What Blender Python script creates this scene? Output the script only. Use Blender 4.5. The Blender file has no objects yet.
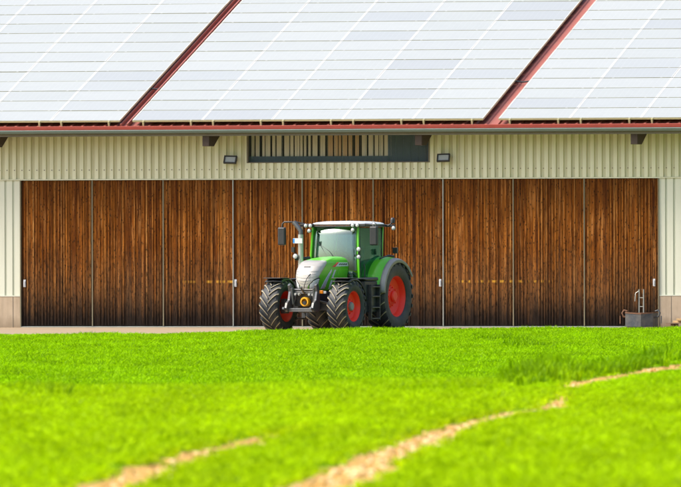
import bpy, bmesh, math, random
import numpy as np
from mathutils import Vector, Matrix, noise
R = math.radians
random.seed(7)
SC = bpy.context.scene
COL = SC.collection

# ------------------------------------------------------------------ camera, sky, sun, exposure
ALPHA = R(16.0)            # the camera looks at the barn front from the right of its normal
DIST, FPX = 343.0, 12000.0
CX, CY, CZ = DIST*math.sin(ALPHA), -DIST*math.cos(ALPHA), 2.6
RIGHT = Vector((math.cos(ALPHA), math.sin(ALPHA), 0)); FWD = Vector((-math.sin(ALPHA), math.cos(ALPHA), 0))
cam = bpy.data.cameras.new('camera'); cam_o = bpy.data.objects.new('camera', cam); COL.objects.link(cam_o)
cam.sensor_width = 36; cam.lens = 36*FPX/681.0
cam.clip_start = 1; cam.clip_end = 6000
cam_o.location = (CX, CY, CZ)
cam_o.rotation_euler = (Matrix.Rotation(ALPHA, 4, 'Z') @ Matrix.Rotation(R(90)-math.atan(8.5/FPX), 4, 'X') @ Matrix.Rotation(R(-0.14), 4, 'Z')).to_euler()
cam.dof.use_dof = True; cam.dof.focus_distance = 322; cam.dof.aperture_fstop = 8
SC.camera = cam_o

SUN_EL, SUN_AZ = 50.0, 205.0        # azimuth of the sun, degrees counter-clockwise from +X
w = bpy.data.worlds.new('World'); SC.world = w; w.use_nodes = True
nt = w.node_tree; bg = nt.nodes['Background']
sky = nt.nodes.new('ShaderNodeTexSky'); sky.sky_type = 'NISHITA'; sky.sun_disc = False
sky.sun_elevation = R(SUN_EL); sky.sun_rotation = R(90-SUN_AZ)
sky.air_density = 1.0; sky.dust_density = 5.0; sky.ozone_density = 1.0
nt.links.new(sky.outputs[0], bg.inputs[0]); bg.inputs[1].default_value = 0.15
sun = bpy.data.lights.new('sun', 'SUN'); sun.energy = 1.9; sun.angle = R(25); sun.color = (1, .95, .88)
so = bpy.data.objects.new('sun', sun); COL.objects.link(so)
sd = Vector((math.cos(R(SUN_AZ))*math.cos(R(SUN_EL)), math.sin(R(SUN_AZ))*math.cos(R(SUN_EL)), math.sin(R(SUN_EL))))
so.rotation_euler = sd.to_track_quat('Z', 'Y').to_euler(); so.location = (0, -30, 40)
SC.view_settings.view_transform = 'Standard'; SC.view_settings.look = 'None'
SC.view_settings.gamma = 1; SC.view_settings.use_curve_mapping = False
SC.view_settings.exposure = 1.0
SC.cycles.max_bounces = 8; SC.cycles.transparent_max_bounces = 12

# ------------------------------------------------------------------ helpers
def fp(X, d, z=0.0):
    """a place in the field: X metres right and d metres in front of the spot the photographer stands on"""
    return Vector((CX, CY, 0)) + RIGHT*X + FWD*d + Vector((0, 0, z))
def wx(px):
    """distance along the barn front (photo columns measured on the wall)"""
    t = (px-340.5)/FPX
    s = DIST*math.cos(ALPHA)/(math.cos(ALPHA)+t*math.sin(ALPHA))
    return DIST*math.sin(ALPHA)+s*(-math.sin(ALPHA)+t*math.cos(ALPHA))
def wz(py): return CZ + (235-py)*DIST/FPX

class MB:
    def __init__(s): s.v = []; s.f = []; s.m = []; s.a = []
    def add(s, vs, fs, mi=0, at=0.0):
        n = len(s.v); s.v += [tuple(v) for v in vs]; s.f += [tuple(i+n for i in f) for f in fs]
        s.m += [mi]*len(fs); s.a += [at]*len(fs)
    def box(s, x0, x1, y0, y1, z0, z1, mi=0, at=0.0, M=None):
        vs = [Vector((x, y, z)) for x in (x0, x1) for y in (y0, y1) for z in (z0, z1)]
        if M is not None: vs = [M @ v for v in vs]
        s.add(vs, [(0,1,3,2), (4,6,7,5), (0,4,5,1), (2,3,7,6), (0,2,6,4), (1,5,7,3)], mi, at)
    def prism(s, poly, axis, a, b, mi=0, M=None):
        """poly: 2-D outline; extruded along axis from a to b"""
        def P(p, t):
            return Vector({'x': (t, p[0], p[1]), 'y': (p[0], t, p[1]), 'z': (p[0], p[1], t)}[axis])
        n = len(poly); vs = [P(p, a) for p in poly]+[P(p, b) for p in poly]
        if M is not None: vs = [M @ v for v in vs]
        fs = [tuple(range(n))[::-1], tuple(range(n, 2*n))]+[(i, (i+1) % n, n+(i+1) % n, n+i) for i in range(n)]
        s.add(vs, fs, mi)
    def tube(s, pts, r, n=10, mi=0, cap=True):
        pts = [Vector(p) for p in pts]; rs = r if isinstance(r, (list, tuple)) else [r]*len(pts)
        base = len(s.v); up = None
        for i, p in enumerate(pts):
            d = (pts[min(i+1, len(pts)-1)]-pts[max(i-1, 0)]).normalized()
            u = d.orthogonal().normalized() if up is None else (up-d*up.dot(d)).normalized()
            up = u; v2 = d.cross(u)
            for k in range(n):
                a = 2*math.pi*k/n; s.v.append(tuple(p+(u*math.cos(a)+v2*math.sin(a))*rs[i]))
        for i in range(len(pts)-1):
            for k in range(n):
                s.f.append((base+i*n+k, base+i*n+(k+1) % n, base+(i+1)*n+(k+1) % n, base+(i+1)*n+k)); s.m.append(mi); s.a.append(0)
        if cap:
            s.f.append(tuple(base+k for k in range(n))[::-1]); s.f.append(tuple(base+(len(pts)-1)*n+k for k in range(n))); s.m += [mi]*2; s.a += [0]*2
    def lathe(s, prof, c, axis='y', n=32, mi=0, a0=0, a1=2*math.pi):
        """prof: (radius, offset along axis); c: centre"""
        full = abs(a1-a0-2*math.pi) < 1e-6; m = n if full else n+1; base = len(s.v); c = Vector(c)
        for (r, h) in prof:
            for k in range(m):
                a = a0+(a1-a0)*k/n
                o = {'y': (r*math.cos(a), h, r*math.sin(a)), 'z': (r*math.cos(a), r*math.sin(a), h), 'x': (h, r*math.cos(a), r*math.sin(a))}[axis]
                s.v.append(tuple(c+Vector(o)))
        for i in range(len(prof)-1):
            for k in range(n):
                k2 = (k+1) % m if full else k+1
                s.f.append((base+i*m+k, base+i*m+k2, base+(i+1)*m+k2, base+(i+1)*m+k)); s.m.append(mi); s.a.append(0)
    def build(s, name, mats, parent=None, smooth=None, bevel=0, attr=None, solid=0):
        me = bpy.data.meshes.new(name); me.from_pydata(s.v, [], s.f)
        for m in (mats if isinstance(mats, (list, tuple)) else [mats]): me.materials.append(m)
        me.polygons.foreach_set('material_index', s.m)
        if attr:
            at = me.attributes.new(attr, 'FLOAT', 'FACE'); at.data.foreach_set('value', s.a)
        bm = bmesh.new(); bm.from_mesh(me); bmesh.ops.recalc_face_normals(bm, faces=bm.faces); bm.to_mesh(me); bm.free()
        if smooth:
            me.polygons.foreach_set('use_smooth', [True]*len(me.polygons)); me.set_sharp_from_angle(angle=R(smooth))
        o = bpy.data.objects.new(name, me); COL.objects.link(o)
        if parent: o.parent = parent
        if solid:
            md = o.modifiers.new('solid', 'SOLIDIFY'); md.thickness = solid; md.offset = 0
        if bevel:
            md = o.modifiers.new('bevel', 'BEVEL'); md.width = bevel; md.segments = 2; md.limit_method = 'ANGLE'; md.angle_limit = R(35)
        return o
def empty(name, loc=(0, 0, 0), rz=0, parent=None):
    o = bpy.data.objects.new(name, None); COL.objects.link(o); o.location = loc; o.rotation_euler = (0, 0, rz)
    if parent: o.parent = parent
    return o
def tag(o, label=None, cat=None, group=None, kind=None):
    if label: o['label'] = label
    if cat: o['category'] = cat
    if group: o['group'] = group
    if kind: o['kind'] = kind
    return o

# ------------------------------------------------------------------ materials
class N:
    def __init__(s, name):
        s.m = bpy.data.materials.new(name); s.m.use_nodes = True; s.t = s.m.node_tree; s.b = s.t.nodes['Principled BSDF']
        s.out = s.t.nodes['Material Output']
    def new(s, t, **k):
        n = s.t.nodes.new('ShaderNode'+t)
        for a, b in k.items(): setattr(n, a, b)
        return n
    def link(s, a, b): s.t.links.new(a, b)
    def put(s, n, **k):
        for a, v in k.items():
            i = n.inputs[a.replace('_', ' ')]
            if hasattr(v, 'is_output'): s.link(v, i)
            else: i.default_value = v
    def pos(s, kind='Object'):
        if kind == 'World': return s.new('NewGeometry').outputs['Position']
        return s.new('TexCoord').outputs['Object']
    def mapping(s, vec, scale):
        n = s.new('Mapping'); s.link(vec, n.inputs[0]); n.inputs['Scale'].default_value = scale; return n.outputs[0]
    def noise(s, vec, scale, detail=4, rough=.6):
        n = s.new('TexNoise'); s.link(vec, n.inputs['Vector']); n.inputs['Scale'].default_value = scale
        n.inputs['Detail'].default_value = detail; n.inputs['Roughness'].default_value = rough; return n.outputs['Fac']
    def ramp(s, fac, stops, interp='LINEAR'):
        n = s.new('ValToRGB'); s.link(fac, n.inputs[0]); cr = n.color_ramp; cr.interpolation = interp
        while len(cr.elements) < len(stops): cr.elements.new(.5)
        for e, (p, c) in zip(cr.elements, stops):
            e.position = p; e.color = (c, c, c, 1) if isinstance(c, (int, float)) else (*c, 1)
        return n.outputs[0]
    def mix(s, fac, a, b, blend='MIX'):
        n = s.new('Mix', data_type='RGBA', blend_type=blend)
        for i, v in ((0, fac), (6, a), (7, b)):
            if hasattr(v, 'is_output'): s.link(v, n.inputs[i])
            else: n.inputs[i].default_value = v if i == 0 else ((v, v, v, 1) if isinstance(v, (int, float)) else (*v, 1))
        return n.outputs[2]
    def math(s, op, a, b=0.0, c=None):
        n = s.new('Math', operation=op)
        for i, v in enumerate((a, b) if c is None else (a, b, c)):
            if hasattr(v, 'is_output'): s.link(v, n.inputs[i])
            else: n.inputs[i].default_value = v
        return n.outputs[0]
    def rng(s, v, a, b, c=0.0, d=1.0):
        n = s.new('MapRange'); s.link(v, n.inputs[0])
        for i, q in enumerate((a, b, c, d)): n.inputs[i+1].default_value = q
        return n.outputs[0]
    def sep(s, vec):
        n = s.new('SeparateXYZ'); s.link(vec, n.inputs[0]); return n.outputs
    def bump(s, h, strength=.3, dist=.01):
        n = s.new('Bump'); s.link(h, n.inputs['Height']); n.inputs['Strength'].default_value = strength; n.inputs['Distance'].default_value = dist
        s.link(n.outputs[0], s.b.inputs['Normal'])

def plain(name, col, rough=.5, metal=0.0, var=.12, scale=6, coat=0, dust=0.0, kind='Object'):
    n = N(name); p = n.pos(kind); f = n.noise(p, scale, 5, .65)
    c = n.mix(f, tuple(x*(1-var) for x in col), tuple(min(1, x*(1+var)) for x in col))
    if dust:
        c = n.mix(n.math('MULTIPLY', n.ramp(n.noise(p, 2.3, 6, .7), [(.42, 0.0), (.7, 1.0)]), dust), c, (.30, .25, .17))
    n.put(n.b, Base_Color=c, Metallic=metal, Roughness=n.rng(n.noise(p, scale*2.2, 4), 0, 1, max(.02, rough-.08), min(1, rough+.1)))
    if coat: n.put(n.b, Coat_Weight=coat, Coat_Roughness=.06)
    return n.m

M = {}
M['green'] = plain('green paint', (.10, .50, .006), .34, coat=.3, var=.08, dust=.10)
M['silver'] = plain('silver grille paint', (.40, .385, .35), .36, metal=.3, var=.05, coat=.3)
M['grey_plastic'] = plain('grey plastic', (.22, .23, .235), .5, dust=.12)
M['black_plastic'] = plain('black plastic', (.014, .018, .022), .42, dust=.05)
M['chassis'] = plain('dusty dark steel', (.045, .05, .055), .5, metal=.3, dust=.22, scale=12)
M['linkage'] = plain('grey linkage steel', (.11, .12, .13), .42, metal=.6, dust=.3, scale=14)
M['red'] = plain('red rim paint', (.92, .034, .010), .5, coat=.0, var=.08, dust=.08)
M['rubber'] = plain('tyre rubber', (.016, .022, .028), .6, var=.25, scale=20, dust=.12)
M['lug'] = plain('dusty tyre lug', (.33, .29, .19), .85, var=.3, scale=18)
M['white'] = plain('white cab roof', (.55, .58, .57), .35, var=.04, coat=.3)
M['yellow'] = plain('yellow plastic', (.70, .33, .01), .4, var=.1)
M['chrome'] = plain('polished steel', (.48, .50, .48), .3, metal=.5, var=.08)
M['lens'] = plain('lamp lens', (.50, .53, .54), .12, var=.08, coat=1)
M['plate'] = plain('number plate', (.58, .60, .62), .35, var=.03)
M['plate_blue'] = plain('blue plate band', (.02, .22, .62), .35, var=.03)
M['decal_red'] = plain('red decal', (.75, .03, .04), .35, var=.03)
M['ink'] = plain('dark print', (.03, .03, .035), .4, var=.05)
M['seat'] = plain('dark teal cab fittings', (.035, .06, .065), .7)
M['orange'] = plain('orange lens', (.80, .25, .01), .3)

def glass(name, tint, refl, t_col, fw=.8):
    n = N(name); g = n.new('BsdfGlossy'); g.inputs['Roughness'].default_value = .06; g.inputs['Color'].default_value = (*tint, 1)
    tr = n.new('BsdfTransparent'); tr.inputs['Color'].default_value = (*t_col, 1)
    lw = n.new('LayerWeight'); lw.inputs['Blend'].default_value = .35
    f = n.math('ADD', n.math('MULTIPLY', lw.outputs['Fresnel'], fw), refl)
    mx = n.new('MixShader'); n.link(f, mx.inputs[0]); n.link(tr.outputs[0], mx.inputs[1]); n.link(g.outputs[0], mx.inputs[2])
    n.link(mx.outputs[0], n.out.inputs['Surface']); return n.m
M['windscreen'] = glass('windscreen glass', (.60, .72, .68), .24, (.60, .80, .76), .6)
M['cab_glass'] = glass('cab side glass', (.50, .68, .62), .05, (.46, .70, .62), .35)

def wood_mat():
    n = N('weathered door boards'); p = n.pos('World'); x, y, z = n.sep(p)
    at = n.new('Attribute', attribute_name='board'); rnd = at.outputs['Fac']
    off = n.new('CombineXYZ'); n.link(n.math('MULTIPLY', rnd, 37.0), off.inputs[1]); n.link(n.math('MULTIPLY', rnd, 91.0), off.inputs[2])
    ad = n.new('VectorMath', operation='ADD'); n.link(p, ad.inputs[0]); n.link(off.outputs[0], ad.inputs[1]); q = ad.outputs[0]
    grain = n.noise(n.mapping(q, (38, 38, 1.1)), 1.0, 6, .7)
    blot = n.noise(n.mapping(q, (3.5, 3.5, .9)), 1.0, 5, .65)
    base = n.ramp(rnd, [(0, (.075, .020, .003)), (.22, (.19, .054, .006)), (.45, (.34, .105, .012)), (.72, (.50, .175, .024)), (.92, (.68, .32, .09)), (1, (.22, .065, .010))])
    c = n.mix(n.ramp(grain, [(.30, .9), (.62, 0.0)]), base, (.035, .010, .002))
    c = n.mix(n.ramp(blot, [(.38, .6), (.54, 0.0)]), c, (.075, .020, .003))
    c = n.mix(n.math('MULTIPLY', n.ramp(n.noise(n.mapping(q, (12, 12, .7)), 1.0, 4, .6), [(.54, 0.0), (.66, 1.0)]), .5), c, (.66, .29, .08))
    # knots
    vo = n.new('TexVoronoi', feature='F1'); n.link(n.mapping(q, (13, 13, 8)), vo.inputs['Vector']); vo.inputs['Scale'].default_value = 1.0
    c = n.mix(n.ramp(vo.outputs['Distance'], [(.14, .85), (.28, 0.0)]), c, (.018, .009, .004))
    # weathering: bare grey-brown wood and splash-blackened feet
    edge = n.math('ADD', z, n.math('MULTIPLY', n.math('SUBTRACT', n.noise(n.mapping(q, (2.6, 2.6, .35)), 1.0, 5, .6), .5), 2.6))
    c = n.mix(n.rng(edge, 2.3, .2, 0, .85), c, n.mix(grain, (.020, .013, .008), (.19, .11, .05)))
    top = n.rng(n.math('ADD', z, n.math('MULTIPLY', n.math('SUBTRACT', blot, .5), 1.0)), 3.0, 4.3, 0, .45)  # soft eave shade painted into the boards, darkening towards the lintel
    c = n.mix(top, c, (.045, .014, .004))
    edge2 = n.math('ADD', z, n.math('MULTIPLY', n.math('SUBTRACT', n.noise(n.mapping(q, (5, 5, .8)), 1.0, 5, .7), .5), 1.3))
    c = n.mix(n.rng(edge2, 1.0, .18, 0, .90), c, (.007, .0065, .007))
    sp = n.ramp(n.noise(n.mapping(q, (22, 22, 6)), 1.0, 4, .7), [(.52, 0.0), (.60, 1.0)])
    c = n.mix(n.math('MULTIPLY', sp, n.rng(z, 3.2, .4, .25, .9)), c, (.014, .008, .004))
    # yellow drips under the nail row
    row = n.math('MULTIPLY', n.rng(n.math('ABSOLUTE', n.math('SUBTRACT', z, 1.27)), .045, .02), n.ramp(n.noise(n.mapping(p, (9, 1, 1)), 1.0, 2), [(.5, 0.0), (.56, 1.0)]))
    xr = n.math('MAXIMUM', n.math('MULTIPLY', n.rng(x, 2.9, 3.6), n.rng(x, 6.6, 5.6)), n.math('MULTIPLY', n.rng(x, -5.0, -4.0), n.rng(x, -2.9, -3.05)))
    c = n.mix(n.math('MULTIPLY', n.math('MULTIPLY', row, xr), .8), c, (.62, .33, .04))
    n.put(n.b, Base_Color=c, Roughness=.8, Specular_IOR_Level=.12); n.bump(grain, .5, .008)
    return n.m
M['wood'] = wood_mat()

def siding_mat(name, lo, hi, dirt=.25):
    n = N(name); p = n.pos('World')
    c = n.mix(n.noise(n.mapping(p, (1.1, 1.1, .25)), 1.0, 4), lo, hi)
    d = n.ramp(n.noise(n.mapping(p, (9, 9, .7)), 1.0, 6, .7), [(.45, 0.0), (.75, 1.0)])
    c = n.mix(n.math('MULTIPLY', d, dirt), c, (.33, .30, .18))
    n.put(n.b, Base_Color=c, Roughness=.48); return n.m
M['siding'] = siding_mat('cream siding', (.71, .72, .51), (.79, .79, .60))
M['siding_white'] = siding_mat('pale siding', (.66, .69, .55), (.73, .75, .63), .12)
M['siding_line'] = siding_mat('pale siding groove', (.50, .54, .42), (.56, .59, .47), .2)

def concrete_mat():
    n = N('plinth concrete'); p = n.pos('World')
    c = n.mix(n.noise(p, 3.2, 6, .7), (.40, .31, .21), (.54, .44, .32))
    c = n.mix(n.ramp(n.noise(n.mapping(p, (6, 6, .8)), 1.0, 5), [(.5, 0.0), (.8, .6)]), c, (.24, .19, .13))
    zz = n.math('ADD', n.sep(p)[2], n.math('MULTIPLY', n.noise(n.mapping(p, (4, 4, 1)), 1.0, 5, .7), .5)); c = n.mix(n.rng(zz, .55, .25, 0, .6), c, (.20, .15, .09))
    n.put(n.b, Base_Color=c, Roughness=.9); n.bump(n.noise(p, 40, 4), .3, .006); return n.m
M['plinth'] = concrete_mat()
M['roof_red'] = plain('red roof sheet', (.30, .085, .060), .5, var=.18, scale=3, dust=.12)
M['trim_red'] = plain('red eave trim', (.29, .035, .020), .45, var=.3, scale=3)
M['gutter'] = plain('zinc gutter', (.17, .235, .22), .5, metal=.4, var=.12, scale=3)
M['trim_brown'] = plain('weathered eave board', (.17, .15, .11), .7, var=.25, scale=4)
M['beam'] = plain('dark glulam beam', (.06, .042, .032), .8, var=.3, scale=5)
M['steel'] = plain('galvanised steel', (.38, .40, .36), .45, metal=.5, var=.15, scale=8)
M['strip'] = plain('door edge strip', (.21, .185, .115), .55, metal=.2, var=.2, scale=5)
M['dark_frame'] = plain('dark lamp housing', (.035, .035, .035), .5)
M['alu'] = plain('pale aluminium', (.52, .49, .30), .4, metal=.3, var=.1)
M['plank'] = siding_mat('pale planks', (.66, .54, .40), (.80, .68, .52), .3)
M['plank_orange'] = siding_mat('orange planks', (.52, .30, .15), (.64, .40, .20), .3)
M['blue_grey'] = plain('blue grey board', (.055, .085, .11), .6, var=.2)
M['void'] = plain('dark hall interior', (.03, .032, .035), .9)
M['skylight'] = glass('corrugated polycarbonate', (.85, .92, 1), .02, (.90, .93, .95), .4)
M['tub'] = plain('weathered grey steel', (.055, .068, .08), .6, metal=.2, var=.35, scale=9, dust=.35)
M['rust'] = plain('rusty steel rim', (.17, .085, .045), .8, var=.35, scale=22)
M['pallet'] = plain('pallet wood', (.20, .14, .09), .85, var=.35, scale=8)
M['board_new'] = plain('sawn board', (.50, .34, .16), .8, var=.25, scale=8)

def panel_mat():
    n = N('solar cells with painted sky sheen'); p = n.pos('Object'); x, y, z = n.sep(p)
    oi = n.new('ObjectInfo')
    fine = n.noise(n.mapping(n.pos('World'), (4, 4, 4)), 1.0, 8, .8)
    c = n.ramp(oi.outputs['Random'], [(0, (.352, .376, .356)), (.5, (.382, .404, .382)), (.8, (.366, .388, .370)), (.9, (.335, .360, .354)), (1, (.315, .336, .334))])  # pale base colour stands in for the sky mirrored in the glass
    c = n.mix(n.math('MULTIPLY', fine, .42), c, (.23, .245, .26))
    # cell grid, faint under the painted sky sheen
    gx = n.math('LESS_THAN', n.math('FRACT', n.math('MULTIPLY', x, 6.4)), .05)
    gy = n.math('LESS_THAN', n.math('FRACT', n.math('MULTIPLY', y, 6.9)), .06)
    c = n.mix(n.math('MULTIPLY', n.math('MAXIMUM', gx, gy), .3), c, (.46, .49, .51))
    n.put(n.b, Base_Color=c, Roughness=.38, Coat_Weight=.18, Coat_Roughness=.15)
    n.bump(fine, .06, .01)
    return n.m
M['panel'] = panel_mat()

# ------------------------------------------------------------------ terrain
RUT_R = [(-1.6, 60), (-.238, 90.5), (0, 95.8), (.42, 106), (.80, 114), (1.31, 123.2), (1.89, 130.3), (2.355, 135), (3.16, 158), (3.85, 165), (5.09, 179), (10.1, 217), (16, 250)]
RUT_L = [(-3.4, 60), (-1.87, 90.5), (-1.43, 103.6), (-.88, 113.4), (-.40, 121), (.6, 140), (3.6, 179), (8.0, 217), (14, 250)]
def rut_x(tab, d):
    return np.interp(d, [q[1] for q in tab], [q[0] for q in tab])
GZ = -.045
def edge_d(X):   # where the near rise ends
    return np.interp(X, [-40, -4.2, 0, 2.2, 2.9, 3.9, 5.0, 12, 40], [138, 145, 151, 155, 164, 172, 183, 215, 250])
def terr(X, d):
    X = np.asarray(X, float); d = np.asarray(d, float)
    t = np.clip((d-edge_d(X))/34.0, 0, 1); t = t*t*(3-2*t)
    far = np.clip((150-np.abs(d-150))/400+.5, 0, 1)
    z = .7*(1-t)
    z = z + .018*np.sin(X*1.7+d*.21)*np.sin(d*.37+1)*(np.abs(d-220) < 95)
    return z+GZ
def rut_amt(X, d):
    """0..1: how bare the soil is"""
    X = np.asarray(X, float); d = np.asarray(d, float)
    wob = .04*np.sin(d*1.9+X)+.03*np.sin(d*.83)
    wr = np.interp(d, [60, 92, 105, 115, 125, 135, 142, 147, 150, 156, 180, 195, 215], [.38, .34, .29, .26, .23, .18, .10, .06, .06, .27, .33, .25, 0])
    wl = np.interp(d, [60, 95, 105, 113, 119, 124, 400], [.32, .28, .24, .17, .08, .0, 0])
    a = np.clip((wr-np.abs(X-rut_x(RUT_R, d)+wob))/.09+.5, 0, 1)*(wr > .05)
    b = np.clip((wl-np.abs(X-rut_x(RUT_L, d)+wob))/.07+.5, 0, 1)*(wl > .02)
    return np.maximum(a, b)
def field_end(X):  # where the grass stops in front of the yard
    return np.interp(X, [-30, -9.6, -4.5, -2.2, -.6, 1, 5, 12, 30], [306, 311, 315, 319, 321, 325, 330, 330, 330])

def grid_axis(parts):
    out = []
    for a, b, st in parts: out += list(np.arange(a, b, st))
    return np.array(out)
gx = grid_axis([(-3000, -200, 400), (-200, -40, 20), (-40, -16, 2), (-16, -9, .4), (-9, 9, .075), (9, 16, .4), (16, 40, 2), (40, 200, 20), (200, 3001, 400)])
gd = grid_axis([(-1500, -100, 200), (-100, 40, 20), (40, 76, 2), (76, 230, .5), (230, 330, 2), (330, 420, 10), (420, 4000, 400)])
XX, DD = np.meshgrid(gx, gd)
Z = terr(XX, DD); RA = rut_amt(XX, DD)
Z = Z - .05*RA + np.where(RA > 0, .02*np.sin(DD*7+XX*31)*RA, 0)
Vx = CX + RIGHT.x*XX + FWD.x*DD; Vy = CY + RIGHT.y*XX + FWD.y*DD
me = bpy.data.meshes.new('ground'); nr, nc = XX.shape
co = np.stack([Vx, Vy, Z], -1).reshape(-1, 3)
idx = np.arange(nr*nc).reshape(nr, nc)
q = np.stack([idx[:-1, :-1], idx[:-1, 1:], idx[1:, 1:], idx[1:, :-1]], -1).reshape(-1, 4)
me.from_pydata(co.tolist(), [], q.tolist()); me.polygons.foreach_set('use_smooth', [True]*len(me.polygons))
at = me.attributes.new('soil', 'FLOAT', 'POINT'); at.data.foreach_set('value', RA.ravel().astype(np.float32))
ground = bpy.data.objects.new('ground', me); COL.objects.link(ground); tag(ground, kind='structure')
n = N('field soil and turf'); p = n.pos('World')
turf = n.mix(n.noise(p, 2.5, 6, .7), (.09, .20, .006), (.16, .30, .010))
soil = n.mix(n.noise(p, 4.5, 7, .7), (.34, .20, .055), (.72, .46, .15))
soil = n.mix(n.ramp(n.noise(p, 9, 5, .7), [(.58, 0.0), (.66, .8)]), soil, (.78, .60, .38))
a_ = n.new('Attribute', attribute_name='soil').outputs['Fac']
n.put(n.b, Base_Color=n.mix(n.ramp(a_, [(.15, 0.0), (.45, 1.0)]), turf, soil), Roughness=1.0, Specular_IOR_Level=0.0); n.bump(n.noise(p, 14, 6), .6, .04)
me.materials.append(n.m)

# yard in front of the barn: sandy hardstanding, one sheet 4 mm above the field
mb = MB(); ys = MB()
xs = np.linspace(-60, 60, 61); n1 = len(xs)
for x in xs:
    # front edge follows the grass edge
    Xc = (x - CX)*RIGHT.x + (-22 - CY)*RIGHT.y
    de = float(field_end(Xc)) - 1.2
    # world y on this x at that distance
    y = CY + (de - (x-CX)*FWD.x)/FWD.y
    ys.v.append((x, min(y, -4), GZ+.006)); ys.v.append((x, .06, GZ+.006))
for i in range(n1-1): ys.f.append((2*i, 2*i+2, 2*i+3, 2*i+1)); ys.m.append(0); ys.a.append(0)
n = N('sandy yard'); p = n.pos('World')
c = n.mix(n.noise(p, .9, 6, .7), (.24, .175, .10), (.36, .27, .165))
c = n.mix(n.ramp(n.noise(p, 11, 5, .75), [(.5, 0.0), (.75, .6)]), c, (.24, .18, .11))
c = n.mix(n.ramp(n.noise(n.mapping(p, (.35, 2.2, 1)), 1.0, 5, .7), [(.5, 0.0), (.62, .55)]), c, (.16, .13, .09))
n.put(n.b, Base_Color=c, Roughness=.95); n.bump(n.noise(p, 22, 5), .4, .02)
tag(ys.build('yard', n.m), kind='structure')

# clods and pebbles lying in the ruts
rg = np.random.default_rng(9); mb = MB(); icv = [(-.53, 0, .85), (.53, 0, .85), (-.53, 0, -.85), (.53, 0, -.85), (0, .85, .53), (0, .85, -.53), (0, -.85, .53), (0, -.85, -.53), (.85, .53, 0), (-.85, .53, 0), (.85, -.53, 0), (-.85, -.53, 0)]
icf = [(0,4,1),(0,9,4),(9,5,4),(4,5,8),(4,8,1),(8,10,1),(8,3,10),(5,3,8),(5,2,3),(2,7,3),(7,10,3),(7,6,10),(7,11,6),(11,0,6),(0,1,6),(6,1,10),(9,0,11),(9,11,2),(9,2,5),(7,2,11)]
for tab, a, b, k_ in ((RUT_R, 82, 140, 1500), (RUT_L, 82, 118, 600), (RUT_R, 150, 196, 300)):
    for _ in range(k_):
        d_ = rg.uniform(a, b); x_ = float(rut_x(tab, d_))+rg.normal(0, .16)
        if rut_amt(x_, d_) < .4: continue
        r_ = rg.uniform(.008, .03)*(1.3 if rg.random() < .1 else 1); p0 = fp(x_, d_, float(terr(x_, d_))-.045)
        mb.add([p0+Vector((v[0]*rg.uniform(.7, 1.3), v[1]*rg.uniform(.7, 1.3), v[2]*rg.uniform(.5, .9)+.5))*r_ for v in icv], icf, int(rg.random() < .35))
M['clod'] = plain('dry soil clod', (.48, .30, .09), .95, var=.35, scale=5, kind='World'); M['pebble'] = plain('pale pebble', (.72, .55, .28), .85, var=.25, scale=9, kind='World')
tag(mb.build('soil_clods', [M['clod'], M['pebble']]), 'dry soil clods and pale pebbles lying in the wheel ruts', 'clods', kind='stuff')

# ------------------------------------------------------------------ grass: one mesh holds blade clumps and the spots they grow on
def grass_mat():
    n = N('young grass'); p = n.pos('World')
    at = n.new('Attribute', attribute_name='blade'); r = at.outputs['Fac']
    c = n.ramp(r, [(0, (.030, .085, .0012)), (.05, (.055, .14, .0012)), (.14, (.13, .28, .0003)), (.38, (.22, .42, .0006)), (.75, (.33, .60, .001)), (.955, (.42, .74, .002)), (.975, (.62, .52, .06)), (1, (.70, .55, .14))])
    mp = n.new('Mapping'); n.link(p, mp.inputs[0]); mp.vector_type = 'TEXTURE'; mp.inputs['Rotation'].default_value = (0, 0, ALPHA); mp.inputs['Scale'].default_value = (1.1, 9.0, 1.0)
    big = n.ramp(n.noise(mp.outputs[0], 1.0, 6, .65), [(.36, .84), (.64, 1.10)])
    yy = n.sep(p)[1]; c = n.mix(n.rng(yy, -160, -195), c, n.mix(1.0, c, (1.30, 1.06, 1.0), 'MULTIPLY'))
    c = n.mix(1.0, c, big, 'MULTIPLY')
    d = n.new('BsdfDiffuse'); n.link(c, d.inputs[0])
    t = n.new('BsdfTranslucent'); n.link(n.mix(1.0, c, (1.0, 1.0, .6), 'MULTIPLY'), t.inputs[0])
    mx = n.new('MixShader'); mx.inputs[0].default_value = .46; n.link(d.outputs[0], mx.inputs[1]); n.link(t.outputs[0], mx.inputs[2])
    g = n.new('BsdfGlossy'); g.inputs['Roughness'].default_value = .45; g.inputs['Color'].default_value = (.8, .9, .7, 1)
    m2 = n.new('MixShader'); m2.inputs[0].default_value = .006; n.link(mx.outputs[0], m2.inputs[1]); n.link(g.outputs[0], m2.inputs[2])
    n.link(m2.outputs[0], n.out.inputs['Surface']); return n.m
rng = np.random.default_rng(5)
PATCH = .34; NVAR = 8; BL = 64
V = []; F = []; BV = []; VAR = []
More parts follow.
